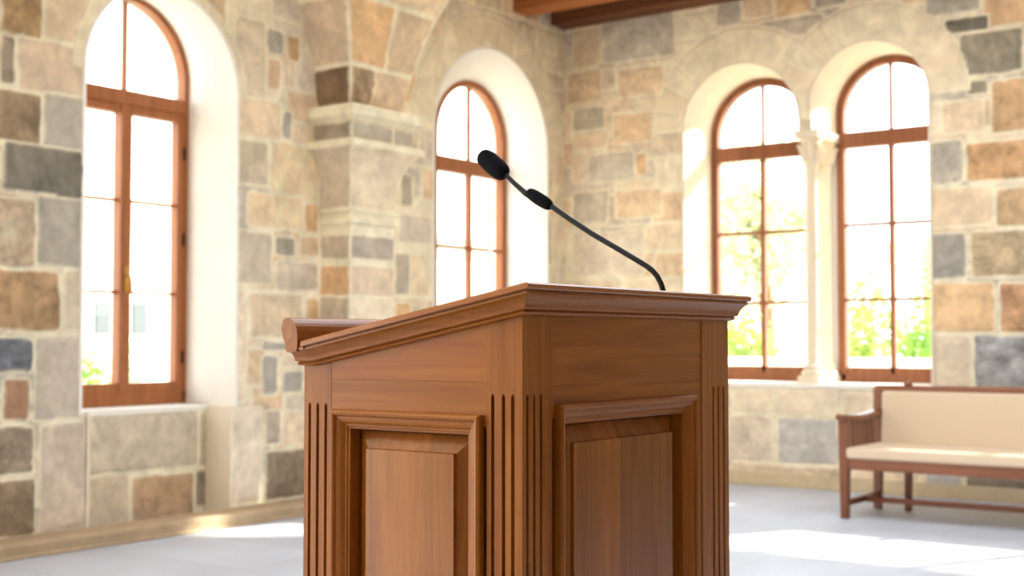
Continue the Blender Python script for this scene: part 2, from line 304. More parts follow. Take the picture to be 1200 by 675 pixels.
STONES_BACK = [
    (-5.713,-5.04,3.418,3.773,176,170,150,0.5), (-5.572,-5.144,3.119,3.346,214,182,132,0.5), (-5.615,-5.241,2.731,2.978,220,180,122,0.5),
    (-6.014,-5.707,2.885,3.067,170,160,130,0.4), (-6.014,-5.674,2.717,2.862,215,185,140,0.3), (-5.86,-5.427,2.428,2.664,186,176,150,0.4),
    (-5.403,-5.306,2.464,2.64,205,155,90,0.4), (-6.015,-5.894,2.451,2.691,215,190,150,0.3), (-6.015,-5.676,2.09,2.356,178,168,142,0.4),
    (-5.593,-5.165,2.114,2.346,224,186,132,0.4), (-6.016,-5.326,1.653,2.009,205,190,160,0.3), (-6.052,-5.612,1.443,1.565,222,165,85,0.5),
    (-6.074,-5.731,3.108,3.377,205,172,122,0.5), (-6.012,-5.755,3.411,3.739,205,180,135,0.4), (-4.656,-4.448,3.585,3.842,168,160,140,0.4),
    (-4.426,-4.182,3.602,3.803,210,178,130,0.4), (-4.154,-3.869,3.585,3.756,220,172,105,0.5), (-3.835,-3.587,3.605,3.709,150,142,120,0.5),
    (-4.305,-3.769,3.431,3.562,165,155,130,0.5), (-4.08,-3.886,3.227,3.397,205,168,115,0.5), (-2.996,-2.619,3.419,3.589,176,168,146,0.5),
    (-2.591,-2.183,3.285,3.522,216,176,124,0.6), (-2.865,-2.563,3.271,3.38,128,120,100,0.9), (-2.76,-2.338,2.955,3.253,156,147,120,1),
    (-2.305,-1.998,2.907,3.215,205,175,130,0.6), (-2.716,-2.57,2.828,2.918,150,140,116,0.6), (-2.549,-2.194,2.544,2.903,208,168,112,0.7),
    (-2.885,-2.608,2.568,2.791,216,192,152,0.2), (-2.968,-2.753,2.215,2.518,186,176,154,0.7), (-2.723,-2.2,2.216,2.481,212,164,106,0.9),
    (-2.997,-2.553,1.914,2.178,222,196,154,0.1), (-2.525,-2.123,1.89,2.159,208,172,120,0.6), (-2.983,-2.739,1.545,1.864,156,150,134,0.5),
    (-2.703,-2.271,1.552,1.863,198,174,130,0.8), (-2.982,-2.547,1.166,1.512,222,182,126,0.4), (-2.512,-2.134,1.164,1.5,208,158,106,0.9),
    (-2.975,-2.714,0.771,1.142,212,194,162,0.1), (-2.691,-2.222,0.779,1.141,170,170,165,0.9), (-2.26,-1.875,0.787,1.14,200,175,140,0.6),
    (-4.57,-4.211,0.182,0.529,196,180,150,0.4), (-4.163,-3.688,0.187,0.525,164,164,160,0.4), (-4.545,-3.712,0.557,0.744,222,200,162,0.2),
    (-3.647,-3.065,0.36,0.73,205,185,150,0.2), (-3.042,-2.785,0.0,0.171,182,178,168,0.2), (-2.756,-2.048,0.0,0.173,140,128,104,0.8),
    (-3.575,-3.084,0.0,0.165,205,180,140,0.3), (-4.55,-3.639,0.018,0.166,196,172,134,0.6),
]
STONES_APRON = [
    (4.362,5.399,0.336,0.685,198,182,150,0.4), (5.412,5.529,0.328,0.657,188,168,130,0.5), (4.368,4.891,0.03,0.33,205,185,148,0.2),
    (4.909,5.37,0.0,0.298,194,156,110,0.6), (5.389,5.54,0.08,0.302,150,132,104,0.6),
]
XL, YB, ZC = -6.1, 9.2, 4.0
m_plain = stone_mat('plain_stone', False, srgb(166, 142, 110), .2, .1)
def arch_sd(U, V, c, hw, zs, z0):
    r = np.hypot(U-c, V-zs)-hw; s = np.abs(U-c)-hw; d = np.where(V > zs, r, s); return np.maximum(d, z0-V)
# opening: centre, half width, spring height, sill height, then the frame's own centre, half width, spring, sill
WIN = {'1': (4.943, .5505, 2.62, .70, 5.035, .482, 2.76, .735), '2': (8.173, .74, 2.66, .70, 8.50, .49, 2.78, .735),
       '3': (-4.463, .486, 2.78, .785, -4.49, .452, 2.78, .80), '4': (-3.4315, .4425, 2.86, .785, -3.43, .425, 2.86, .80)}
SOFFIT = 2.70
STONES_LEFT = [q if q[1] < 4.5 else q[:4]+glare_wash(q[4:], .22) for q in STONES_LEFT]  # glare painted into stones away from the near pier
STONES_BACK = [q if q[0] > -3.1 else q[:4]+glare_wash(q[4:], .3) for q in STONES_BACK]
def hole_left(U, V):
    d = 9
    for k in '12':
        c, hw, zs, z0 = WIN[k][:4]; d = np.minimum(d, arch_sd(U, V, c, hw, zs, z0-.001))
        d = np.minimum(d, np.maximum(np.abs(U-c-.01)-hw+.045, V-z0))
    return d
HX0, HX1, HZ0, HZ1 = -2.08, .4, 1.36, 2.36
def hole_back(U, V):
    d = 9
    for k in '34':
        c, hw, zs, z0 = WIN[k][:4]; d = np.minimum(d, arch_sd(U, V, c, hw, zs, z0))
    a, b = WIN['3'], WIN['4']
    d = np.minimum(d, np.maximum(np.maximum(a[0]-U, U-b[0]), np.maximum(V-SOFFIT, a[3]-V)))
    return np.minimum(d, np.maximum(np.maximum(HX0-U, U-HX1), np.maximum(HZ0-V, V-HZ1)))
NZ = lambda a: a*0
fl = lambda U, V, H: np.stack([XL+H, U, V], -1)
fb = lambda U, V, H: np.stack([U, YB-H, V], -1)
a1 = [(WIN['1'][0], WIN['1'][2], WIN['1'][1], WIN['1'][1]+.07, 13), (WIN['2'][0], WIN['2'][2], WIN['2'][1], WIN['2'][1]+.27, 15)]
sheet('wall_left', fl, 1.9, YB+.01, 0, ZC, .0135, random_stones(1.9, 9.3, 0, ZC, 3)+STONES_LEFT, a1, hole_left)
a2 = [(WIN['3'][0], WIN['3'][2], WIN['3'][1], WIN['3'][1]+.29, 12), (WIN['4'][0], WIN['4'][2], WIN['4'][1], WIN['4'][1]+.285, 12)]
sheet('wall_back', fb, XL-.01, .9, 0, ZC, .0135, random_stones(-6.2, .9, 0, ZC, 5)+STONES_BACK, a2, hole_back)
MB().box(.9, 2.9, YB, YB+.5, 0, ZC).build('wall_back_end', m_smooth, kind='structure')
MB().box(XL-.3, XL, .6, 1.9, 0, ZC).build('wall_left_end', m_smooth, kind='structure')
MB().box(2.6, 2.9, -2.5, YB, 0, ZC).build('wall_right', m_plain, kind='structure')
# outer faces of the two thick walls
def outer(name, fn, u0, u1, hole, k):
    return sheet(name, fn, u0, u1, 0, ZC+.3, .03, [], (), hole)
def hole_out(keys, extra=False):
    def f(U, V):
        d = 9
        for k in keys:
            c, hw, zs, z0 = WIN[k][4:]; d = np.minimum(d, arch_sd(U, V, c, hw, zs, z0))
        if extra: d = np.minimum(d, np.maximum(np.maximum(HX0-U, U-HX1), np.maximum(HZ0-V, V-HZ1)))
        return d
    return f
outer('wall_left_outside', lambda U, V, H: np.stack([XL-.62+NZ(U), U, V], -1), 1.9, YB+.7, hole_out('12'), 0)
outer('wall_back_outside', lambda U, V, H: np.stack([U, YB+.62+NZ(U), V], -1), XL-.65, .9, hole_out('34', True), 0)
# reveals
def arch_pts(c, hw, zs, z0, n=40):
    return [(c-hw, z0)]+[(c-hw*math.cos(math.pi*i/n), zs+hw*math.sin(math.pi*i/n)) for i in range(n+1)]+[(c+hw, z0)]
def lip(pts, k, c):          # outset the profile for the thin arris on the wall face
    out = []; n = len(pts)
    for i, (u, v) in enumerate(pts):
        p, q = pts[max(i-1, 0)], pts[min(i+1, n-1)]; du, dv = q[0]-p[0], q[1]-p[1]; l = math.hypot(du, dv) or 1
        out.append((u-dv/l*k, v+du/l*k))
    return out
def reveal_left(k, name):
    W = WIN[k]; f = arch_pts(*W[:4]); b = arch_pts(*W[4:]); b[0] = (b[0][0], W[3]-.05); b[-1] = (b[-1][0], W[3]-.05)
    b2 = [(u, v) for u, v in b]
    m = MB(); o = lip(f, .022, W[0])
    rings = [[(XL+.002, u, v) for u, v in o], [(XL+.013, u, v) for u, v in o], [(XL+.013, u, v) for u, v in f], [(XL, u, v) for u, v in f],
             [(XL-.47, u, v) for u, v in b2], [(XL-.62, u, v) for u, v in b2]]
    m.loft(rings, False, False); m.build(name, m_jamb, kind='structure', fix=False)
    # niche below the sill
    c, hw, zs, z0 = W[:4]; u0, u1 = c+.01-hw+.045, c+.01+hw-.045; xa = XL-.22
    n = MB()
    n.add([(XL+.012, u0-.02, 0), (XL+.012, u0-.02, z0), (XL+.012, u0, z0), (XL+.012, u0, 0), (xa-.02, u0, 0), (xa-.02, u0, z0), (xa-.02, c-hw-.01, z0), (XL, c-hw-.01, z0)],
          [(0,1,2,3), (3,2,5,4), (2,7,6,5)])
    n.add([(XL+.012, u1+.02, 0), (XL+.012, u1+.02, z0), (XL+.012, u1, z0), (XL+.012, u1, 0), (xa-.02, u1, 0), (xa-.02, u1, z0), (xa-.02, c+hw+.01, z0), (XL, c+hw+.01, z0)],
          [(3,2,1,0), (4,5,2,3), (5,6,7,2)])
    n.build(name+'_niche', m_smooth, kind='structure', fix=False)
    sheet(name+'_apron', lambda U, V, H: np.stack([xa+H, U, V], -1), u0-.01, u1+.01, 0, z0, .0135, STONES_APRON if k == '1' else random_stones(u0, u1, 0, z0, 8))
    MB().box(XL-.60, xa+.012, u0-.03 if k == '1' else u0, u1+.03, z0-.03, z0+.004).build(name+'_sill', m_jamb, kind='structure', bevel=.004)
reveal_left('1', 'trim_1'); reveal_left('2', 'trim_2')
a, b = WIN['3'], WIN['4']
def pair(ia, ib, soff):
    A = arch_pts(*ia); B = arch_pts(*ib); A[-1] = (A[-1][0], soff); B[0] = (B[0][0], soff)
    return A+B
fr = pair(a[:4], b[:4], SOFFIT); bk = pair(a[4:], b[4:], SOFFIT)
fo = []
for i, (u, v) in enumerate(fr):
    fo.append((u, v))
o1 = lip(arch_pts(*a[:4]), .022, 0); o2 = lip(arch_pts(*b[:4]), .022, 0)
m = MB()
m.loft([[(u, YB, v) for u, v in fr], [(u, YB+.47, v) for u, v in bk], [(u, YB+.62, v) for u, v in bk]], False, False)
mid = (a[0]+a[1]+b[0]-b[1])/2
for (P, O) in ((arch_pts(*a[:4]), o1), (arch_pts(*b[:4]), o2)):
    P[-1] = (P[-1][0], P[-1][1]); 
    keep = [i for i, (u, v) in enumerate(P) if not (abs(u-mid) < .12 and v < SOFFIT)]
    m.loft([[(min(O[i][0], mid) if P is not None and O[i][0] > mid and P[i][0] < mid else max(O[i][0], mid) if O[i][0] < mid and P[i][0] > mid else O[i][0], YB-.013, O[i][1]) for i in keep], [(P[i][0], YB-.013, P[i][1]) for i in keep], [(P[i][0], YB, P[i][1]) for i in keep]], False, False)
m.build('trim_3', m_smooth, kind='structure', fix=False)
MB().box(a[0]-a[1], b[0]+b[1], YB-.014, YB+.62, a[3]-.04, a[3]).build('trim_3_sill', m_jamb, kind='structure', bevel=.006)
MB().box(a[4]+a[5]-.02, b[4]-b[5]+.02, YB+.48, YB+.62, a[3], SOFFIT+.2).build('trim_3_post', m_jamb, kind='structure')
# square-headed window added out of frame to cast floor sunlight: reveal and frame
m = MB(); q = [(HX0, HZ0), (HX0, HZ1), (HX1, HZ1), (HX1, HZ0), (HX0, HZ0)]
m.loft([[(u, YB-.013, v) for u, v in q], [(u, YB+.62, v) for u, v in q]], False, False).build('added_window_trim', m_jamb, kind='structure', fix=False)

# ---------------------------------------------------------------- engaged pier on the left wall, with capital and vault springer
PC, PST = 6.4775, [ # z, half width, projection
 (0, .262, .30), (.16, .262, .30), (.19, .2175, .26), (1.87, .2175, .26), (1.88, .243, .287), (1.91, .243, .287), (1.92, .222, .264), (1.945, .222, .264), (1.955, .25, .295), (1.975, .25, .295),
 (1.99, .22, .262), (2.06, .222, .265), (2.16, .235, .28), (2.26, .262, .31), (2.33, .305, .35), (2.36, .335, .38), (2.37, .36, .41), (2.415, .36, .41), (2.425, .295, .34), (2.53, .295, .34), (2.545, .335, .38), (2.56, .335, .38), (2.57, .36, .41), (2.645, .36, .41),
 (2.655, .25, .28), (2.75, .27, .31), (2.9, .30, .335), (3.1, .36, .38), (3.3, .44, .43), (3.6, .60, .52), (3.8, .74, .60), (ZC, .92, .70)]
pz = np.array(PST)
def pil(U, V, H):
    w = np.interp(V, pz[:, 0], pz[:, 1]); p = np.interp(V, pz[:, 0], pz[:, 2])+.0
    S1, S2, S3 = .3, .3+.46, 1.06      # left side, front, right side in sheet units
    t1 = np.clip(U/S1, 0, 1); t2 = np.clip((U-S1)/.46, 0, 1); t3 = np.clip((U-S2)/.3, 0, 1)
    y = PC-w+2*w*t2; x = XL-.01+(p+.01)*t1-(p+.01)*t3
    ny = np.where(U < S1, -1., np.where(U > S2, 1., 0.)); nx = np.where((U >= S1) & (U <= S2), 1., 0.)
    return np.stack([x+nx*H, y+ny*H, V], -1)
def course(z0, z1, cols, cuts=(.3, .76)):
    us = [0.0]+list(cuts)+[1.06]; return [(us[i]+(-.02 if i == 0 else .0), us[i+1], z0, z1, *c) for i, c in enumerate(cols)]
ps = []
P_ = [(210,186,150,.2), (226,206,170,.1), (186,168,136,.4), (204,160,104,.5), (176,164,140,.4), (222,194,146,.2)]
rr = random.Random(4); z = .2
while z < 1.30:
    h = rr.uniform(.2, .3); ps += course(z, z+h-.02, [rr.choice(P_) for _ in range(3)]); z += h
ps += course(z, 1.385, [P_[2], P_[1], P_[4]]) if z < 1.36 else []
ps += course(1.405, 1.60, [P_[3], P_[0], P_[1]]) + course(1.645, 1.80, [P_[2], P_[4], P_[0]])
ps += course(1.98, 2.37, [(196,178,146,.15), (214,196,160,.1), P_[1]]) + course(2.425, 2.535, [(160,146,120,.5), (176,166,142,.3), P_[4]], (.3, .62))
ps += course(2.66, 2.90, [(136,108,74,1), (176,146,106,1), (214,186,146,.4), (202,180,146,.4)], (.3, .48, .76))
ps += course(2.925, 3.32, [(200,176,140,.3), (222,178,118,.4), (206,180,138,.3), (196,180,142,.3)], (.3, .55, .76))
ps += course(3.345, 3.66, [(208,190,152,.2), (224,198,154,.2), (190,178,148,.3)]) + course(3.68, 4.0, [(224,198,154,.2), (196,182,152,.3), (214,170,112,.4)])
sheet('trim_5', pil, 0, 1.06, 0, ZC, .01, ps, relief=.7)

# ---------------------------------------------------------------- floor, kerb, ceiling, beams, ground outside
MB().box(XL-.7, 2.9, -2.5, YB+.7, -.12, 0).build('floor', m_floor, kind='structure')
k = MB(); pr = [(XL, 0), (XL+.235, 0), (XL+.235, .012), (XL+.222, .018), (XL+.222, .066), (XL+.205, .08), (XL, .08)]
k.loft([[(x, y, z) for x, z in pr] for y in (1.9, PC-.262, )]); k.loft([[(x, y, z) for x, z in pr] for y in (PC+.262, YB)])
k.build('trim_6', stone_mat('kerb_stone', False, srgb(178, 154, 124), .15, .14), kind='structure', bevel=.004)
MB().box(XL+.0, 2.6, YB-.03, YB, 0, .10).build('baseboard_back', stone_mat('skirting_stone', False, srgb(206, 186, 152), .15, .1), kind='structure', bevel=.006)
m = MB(); RX0, RX1, RY0, RY1 = -3.4, -.3, 3.0, 7.5      # unseen rooflights added to brighten the hall, middle and rear
m.box(XL-.62, 2.9, -2.8, -1.6, ZC, ZC+.3); m.box(XL-.62, 2.9, .5, RY0, ZC, ZC+.3); m.box(XL-.62, -3.4, -1.6, .5, ZC, ZC+.3); m.box(-1.3, 2.9, -1.6, .5, ZC, ZC+.3); m.box(XL-.62, 2.9, RY1, YB+.62, ZC, ZC+.3); m.box(XL-.62, RX0, RY0, RY1, ZC, ZC+.3); m.box(RX1, 2.9, RY0, RY1, ZC, ZC+.3)
m.build('ceiling', m_ceiling, kind='structure')
MB().box(-4.7, 2.9, -2.8, -2.5, 0, ZC).build('wall_rear', m_plain, kind='structure')  # open rear corner beside this wall added to let in light
beams = MB().box(XL+.0, 2.6, 8.96, 9.19, 3.765, ZC-.003).build('ceiling_beam', m_beam, bevel=.012)
tag(beams, 'dark brown timber ceiling beam running just in front of the two-arched wall', 'beam')
bb = MB().box(XL+.0, 2.6, 8.42, 8.64, 3.765, ZC-.003).build('ceiling_beam', wood('beam_wood_orange', srgb(176, 106, 54), srgb(150, 86, 42), 0, .25, .7), bevel=.012)
tag(bb, 'orange brown timber beam at the top edge, farther from the two-arched wall', 'beam')
m_ground = stone_mat('pale_paving', False, srgb(206, 196, 176), .1, .08)
MB().box(-40, 26, YB+.7, 44, -.3, -.15).build('ground', m_ground, kind='structure')
MB().box(-40, XL-.7, -16, YB+.7, -.3, -.15).build('ground_side', m_ground, kind='structure')
MB().box(XL-.7, 26, -16, -2.5, -.3, -.15).build('ground_rear', m_ground, kind='structure')

# ---------------------------------------------------------------- windows
def swept(fr, pts, w, d0, d1):
    """frame member of width w laid inside profile pts (u,v), between depths d0 and d1"""
    n = len(pts); inn = []
    for i, (u, v) in enumerate(pts):
        p, q = pts[max(i-1, 0)], pts[min(i+1, n-1)]; du, dv = q[0]-p[0], q[1]-p[1]; l = math.hypot(du, dv) or 1
        inn.append((u+dv/l*w, v-du/l*w))
    return [[fr(*pts[i], d0), fr(*inn[i], d0), fr(*inn[i], d1), fr(*pts[i], d1)] for i in range(n)]
m_frame_backlit = wood('window_wood_backlit', srgb(150, 92, 58), srgb(124, 74, 46), 2, .5, .45)  # same window wood, with the backlit shade put into its colour
def make_window(k, name, fr, base, tz, tr_h, casements, bars, mull_w, stile=.062):
    c, hw, zs, z0 = WIN[k][4:]; root = structure(name, base); m_frame = globals()['m_frame_backlit' if k in '34' else 'm_frame']
    out = arch_pts(c, hw+.004, zs, z0)
    m = MB(); m.loft(swept(fr, out, stile, -.03, .05)); 
    def bx(mm, u0, u1, v0, v1, d0, d1):
        A = [fr(u0, v0, d0), fr(u1, v0, d0), fr(u1, v0, d1), fr(u0, v0, d1)]; B = [fr(u0, v1, d0), fr(u1, v1, d0), fr(u1, v1, d1), fr(u0, v1, d1)]
        mm.hexa(A, B)
    bx(m, c-hw, c+hw, z0-.03, z0+.05, -.03, .05); m.build('window_frame', m_frame, root, bevel=.004)
    t = MB(); bx(t, c-hw+.03, c+hw-.03, tz-tr_h/2, tz+tr_h/2, -.028, .06); t.build('transom', m_frame, root, bevel=.005)
    iw = hw-stile
    if casements:
        for s in (-1, 1):
            q = MB(); e0, e1 = (c-iw, c+.004) if s < 0 else (c-.004, c+iw); z1, z2 = z0+.05, tz-tr_h/2
            if s > 0: e0 = c-.002
            st = .046
            bx(q, e0, e0+st, z1, z2, -.02, .058 if s < 0 else .05); bx(q, e1-st, e1, z1, z2, -.02, .05+(.01 if s < 0 else 0))
            bx(q, e0+st, e1-st, z1, z1+.06, -.02, .05); bx(q, e0+st, e1-st, z2-.055, z2, -.02, .05)
            ca = q.build('casement', m_frame, root, bevel=.004)
            g = MB()
            for bz in bars: bx(g, e0+st, e1-st, bz-.009, bz+.009, .0, .035)
            g.build('glazing_bar', m_frame, root, bevel=.003)
            p = MB(); bx(p, e0+st-.01, e1-st+.01, z1+.05, z2-.05, .012, .017); p.build('window_pane', m_glass, root)
        h = MB(); bx(h, c-.012, c+.012, 1.40, 1.56, .058, .066); pp = fr(c, 1.47, .066); 
        h.tube([fr(c, 1.50, .06), fr(c, 1.50, .095)], .008); h.tube([fr(c, 1.50, .095), fr(c+.006, 1.46, .10), fr(c+.01, 1.39, .10)], .009); h.build('window_handle', m_brass, root)
        h = MB()
        for hz in (1.0, 1.75, 2.3): h.tube([fr(c+iw, hz-.04, .055), fr(c+iw, hz+.04, .055)], .009)
        h.build('hinge', m_black, root)
    else:
        for s in (-1, 1):
            g = MB()
            for bz in bars: bx(g, c+(mull_w/2 if s > 0 else -iw), c+(iw if s > 0 else -mull_w/2), bz-.013, bz+.013, .0, .035)
            g.build('glazing_bar', m_frame, root, bevel=.003)
        g = MB(); bx(g, c-mull_w/2, c+mull_w/2, z0+.05, tz-tr_h/2, -.01, .045); g.build('mullion', m_frame, root, bevel=.004)
        r = MB(); bx(r, c-iw, c+iw, z0+.045, z0+.10, -.02, .045); r.build('bottom_rail', m_frame, root, bevel=.004)
        p = MB(); bx(p, c-iw-.01, c+iw+.01, z0+.03, tz-tr_h/2+.01, .012, .017); p.build('window_pane', m_glass, root)
    g = MB(); bx(g, c-.012, c+.012, tz+tr_h/2, zs+hw-.04, .0, .035); g.build('glazing_bar', m_frame, root, bevel=.003)
    fan = [(u, v) for u, v in arch_pts(c, iw+.01, zs, tz)]
    p = MB(); A = [fr(u, v, .012) for u, v in fan]; B = [fr(u, v, .017) for u, v in fan]; p.loft([A, B]); p.build('fanlight_pane', m_glass, root)
    return root
fL = lambda u, v, d: (XL-.52+d, u, v)
fB = lambda u, v, d: (u, YB+.50-d, v)
make_window('1', 'window_1', fL, (XL-.52, 5.045, .735), 2.60, .09, True, (1.40, 1.965), 0, .036)
make_window('2', 'window_2', fL, (XL-.52, 8.50, .735), 2.54, .12, False, (1.35, 1.87), .034, .055)
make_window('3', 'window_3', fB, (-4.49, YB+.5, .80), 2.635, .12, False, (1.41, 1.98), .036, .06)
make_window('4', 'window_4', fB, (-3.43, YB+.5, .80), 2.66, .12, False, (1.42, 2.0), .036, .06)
root = structure('added_sun_window', ((HX0+HX1)/2, YB+.5, HZ0)); m = MB()  # unseen window, added to throw sunlight on the floor
for x in (HX0+.03, HX0+.83, HX0+1.65, HX1-.03): m.box(x-.03, x+.03, YB+.46, YB+.54, HZ0, HZ1)
m.box(HX0, HX1, YB+.46, YB+.54, HZ0, HZ0+.05); m.box(HX0, HX1, YB+.46, YB+.54, HZ1-.05, HZ1); m.build('window_frame', m_frame, root)
MB().box(HX0, HX1, YB+.498, YB+.503, HZ0, HZ1).build('window_pane', m_glass, root)

# ---------------------------------------------------------------- the pair of slender columns between the right-hand windows
def column(y, label):
    r = .047; cx = (a[0]+a[1]+b[0]-b[1])/2; z0 = a[3]
    t = thing('stone_column', label, 'column', (cx, y, z0), 'twin columns between the arched windows')
    m = MB(); m.box(cx-.088, cx+.088, y-.088, y+.088, z0, z0+.055)
    m.lathe([(.02, .055), (.083, .055), (.088, .07), (.083, .088), (.066, .094), (.062, .108), (.07, .116), (.073, .126), (.066, .138), (.053, .145), (.05, .16), (.02, .16)], (cx, y, z0)); m.build('column_base', m_smooth, t, bevel=.003)
    h = SOFFIT-z0; m = MB(); m.lathe([(r+.002, .15), (r+.001, .4), (r, 1.0), (r-.003, h-.30), (r-.003, h-.25)], (cx, y, z0), 28); m.build('column_shaft', m_smooth, t)
    m = MB(); m.lathe([(r, h-.27), (r+.010, h-.265), (r+.012, h-.255), (r+.008, h-.245), (r, h-.24), (r+.001, h-.22), (r+.008, h-.16), (r+.022, h-.11), (r+.036, h-.075), (r+.03, h-.06)], (cx, y, z0))
    for j in range(8):      # carved leaves curling out under the abacus
        an = 2*math.pi*j/8+.39; c_, s_ = math.cos(an), math.sin(an)
        rr_ = 1.22 if j % 2 == 0 else 1.05
        m.tube([(cx+c_*q*rr_, y+s_*q*rr_, z0+h+zz) for q, zz in ((r-.002, -.235), (r+.006, -.18), (r+.018, -.13), (r+.034, -.10), (r+.036, -.115))], [.012, .018, .017, .013, .006], 8)
    m.add([], []); m.loft([[(cx+sx_*q, y+sy_*q, z0+h+zz) for sx_, sy_ in ((-1,-1),(1,-1),(1,1),(-1,1))] for q, zz in ((.075, -.062), (.092, -.055), (.094, -.03), (.10, -.025), (.10, 0))]); m.build('column_capital', m_smooth, t)
column(YB+.115, 'pale stone column with carved capital, the one nearer the room between two arched windows')
column(YB+.37, 'pale stone column with carved capital, set closer to the glass behind its twin')

# ---------------------------------------------------------------- lectern
PX, PY, D, W = -.9918, 1.3931, .40, .60
ZT, SL, AK = 1.134, .1867, .375
def zb(a_): return ZT-SL*min(a_, AK)
for q_ in (m_wood_ps, m_wood_pf, m_wood_t):
    q_.node_tree.nodes['Principled BSDF'].inputs['Roughness'].default_value = .22; q_.node_tree.nodes['Principled BSDF'].inputs['Specular IOR Level'].default_value = .6
LE = thing('lectern', 'tall cherry-wood lectern with fluted corners, raised panels and a sloping top', 'lectern', (PX-D/2, PY+W/2, 0))
side = lambda s, d, z: (PX-s, PY-d, z)
front = lambda s, d, z: (PX+d, PY+s, z)
back = lambda s, d, z: (PX-D-d, PY+s, z)
far = lambda s, d, z: (PX-s, PY+W+d, z)
ZB = .16
m = MB(); m.box(PX-D-.002+.038, PX-.038, PY+.038, PY+W-.038, ZB, 1.05); m.build('carcass', m_wood_v, LE)
def post(fn, s0, s1, flutes, zf, ztop, name='stile', th=.026, hw=.0028):
    st = [s0]
    for q in flutes: st += [q-hw, q+hw]
    st.append(s1); m = MB(); zt = (lambda s: ztop(s)) if callable(ztop) else (lambda s: ztop)
    for i in range(len(st)-1):
        A, B = st[i], st[i+1]
        if i % 2 == 0:
            m.add([fn(A, 0, ZB), fn(B, 0, ZB), fn(B, 0, zf), fn(A, 0, zf)], [(0,1,2,3)])
        else:
            c_ = (A+B)/2; n = 8; arc = [(c_-hw*math.cos(math.pi*j/n), -.012*abs(math.sin(math.pi*j/n))**.6) for j in range(n+1)]
            zz = [zf+.006*math.sin(math.pi*j/n)-.006 for j in range(n+1)]
            m.loft([[fn(s, d, ZB) for s, d in arc], [fn(s, d, zf-.006) for s, d in arc], [fn(s, 0, z_) for (s, d), z_ in zip(arc, zz)]], False, False)
            m.add([fn(s, 0, z_) for (s, d), z_ in zip(arc, zz)]+[fn(A, 0, zf), fn(B, 0, zf)], [tuple(range(n+1))+(n+2, n+1)])
        m.add([fn(A, 0, zf), fn(B, 0, zf), fn(B, 0, zt(B)), fn(A, 0, zt(A))], [(0,1,2,3)])
    # sides and back
    for A in (s0, s1):
        if A in (0, D, W): continue
        m.add([fn(A, 0, ZB), fn(A, -th, ZB), fn(A, -th, zt(A)), fn(A, 0, zf), fn(A, 0, zt(A))], [(0,1,2,4,3)])
    m.add([fn(s0, -th, ZB), fn(s1, -th, ZB), fn(s1, -th, zt(s1)), fn(s0, -th, zt(s0))], [(0,1,2,3)])
    return m.build(name, m_wood_v, LE)
ztp = lambda s: zb(s)+.002
post(side, .0, .059, (.0155, .0305, .0485), 1.030, ztp)
post(side, .345, D, (.3555, .372, .3885), 1.009, ztp)
post(front, .0, .0705, (.0117, .0276, .0436), 1.030, ZT)
post(front, .505, W, (.5445, .563, .582), 1.026, ZT)
post(back, .0, .06, (), 1.0, zb(1)); post(back, W-.06, W, (), 1.0, zb(1))
post(far, .0, .059, (.0155, .0305, .0455), 1.03, ztp); post(far, .345, D, (.3555, .372, .3885), 1.009, ztp)
def rail(fn, s0, s1, z0, z1a, z1b, mat, name='rail', gap=.0001, d=-.0004):
    m = MB(); m.hexa([fn(s0+gap, d, z0), fn(s1-gap, d, z0), fn(s1-gap, -.025, z0), fn(s0+gap, -.025, z0)], [fn(s0+gap, d, z1a), fn(s1-gap, d, z1b), fn(s1-gap, -.025, z1b), fn(s0+gap, -.025, z1a)])
    return m.build(name, mat, LE)
rail(side, .059, .345, .985, 1.0448, 1.0448, m_wood_x); rail(side, .059, .345, 1.0451, zb(.059)+.002, zb(.345)+.002, wood('cherry_wood_top_rail', WL, srgb(164, 92, 44), 0))
rail(side, .059, .345, ZB, .26, .26, m_wood_x)
rail(front, .0705, .505, .995, ZT, ZT, m_wood_y, d=-.0015); rail(front, .0705, .505, ZB, .26, .26, m_wood_y)
rail(far, .059, .345, .985, zb(.059), zb(.345), m_wood_x); rail(far, .059, .345, ZB, .26, .26, m_wood_x)
rail(front, .4735, .505, .26, .9949, .9949, m_wood_v, name='inner_stile', d=-.0015)
rail(back, .06, W-.06, ZB, zb(1), zb(1), m_wood_v, name='rear_board')
PROF = [(0, -.004), (0, .0075), (.0015, .0095), (.0045, .0110), (.0075, .0100), (.009, .0070), (.0105, .0062), (.013, .0060), (.0165, .0045), (.0195, .0015), (.021, -.0005), (.0235, -.0008), (.0245, -.003), (.0275, -.0035), (.0285, -.032)]
def panel(fn, s0, s1, z0, z1, mat_m, mat_p):
    m = MB(); R_ = []
    for o_, d_ in PROF: R_.append([fn(s0+o_, d_, z0+o_), fn(s1-o_, d_, z0+o_), fn(s1-o_, d_, z1-o_), fn(s0+o_, d_, z1-o_)])
    m.loft(R_, True, False, False); o = m.build('panel_moulding', mat_m, LE, fix=False); o.data.materials.append(m_wood_v)
    for f in o.data.polygons: f.material_index = f.index % 4 in (1, 3)
    import bmesh; bm = bmesh.new(); bm.from_mesh(o.data); bmesh.ops.recalc_face_normals(bm, faces=bm.faces); bm.to_mesh(o.data); bm.free()
    m = MB(); m.add([fn(s0+.02, -.0345, z0+.02), fn(s1-.02, -.0345, z0+.02), fn(s1-.02, -.0345, z1-.02), fn(s0+.02, -.0345, z1-.02)], [(0,1,2,3)]); R_ = []
    for o_, d_ in ((.0310, -.034), (.0310, -.0245), (.0320, -.0235), (.0550, -.0125), (.0555, -.0075), (.0562, -.0068)):
        R_.append([fn(s0+o_, d_, z0+o_), fn(s1-o_, d_, z0+o_), fn(s1-o_, d_, z1-o_), fn(s0+o_, d_, z1-o_)])
    m.loft(R_, True, False); n = len(m.v); m.f.append((n-4, n-3, n-2, n-1)); m.sm.append(False); m.build('raised_panel', mat_p, LE)
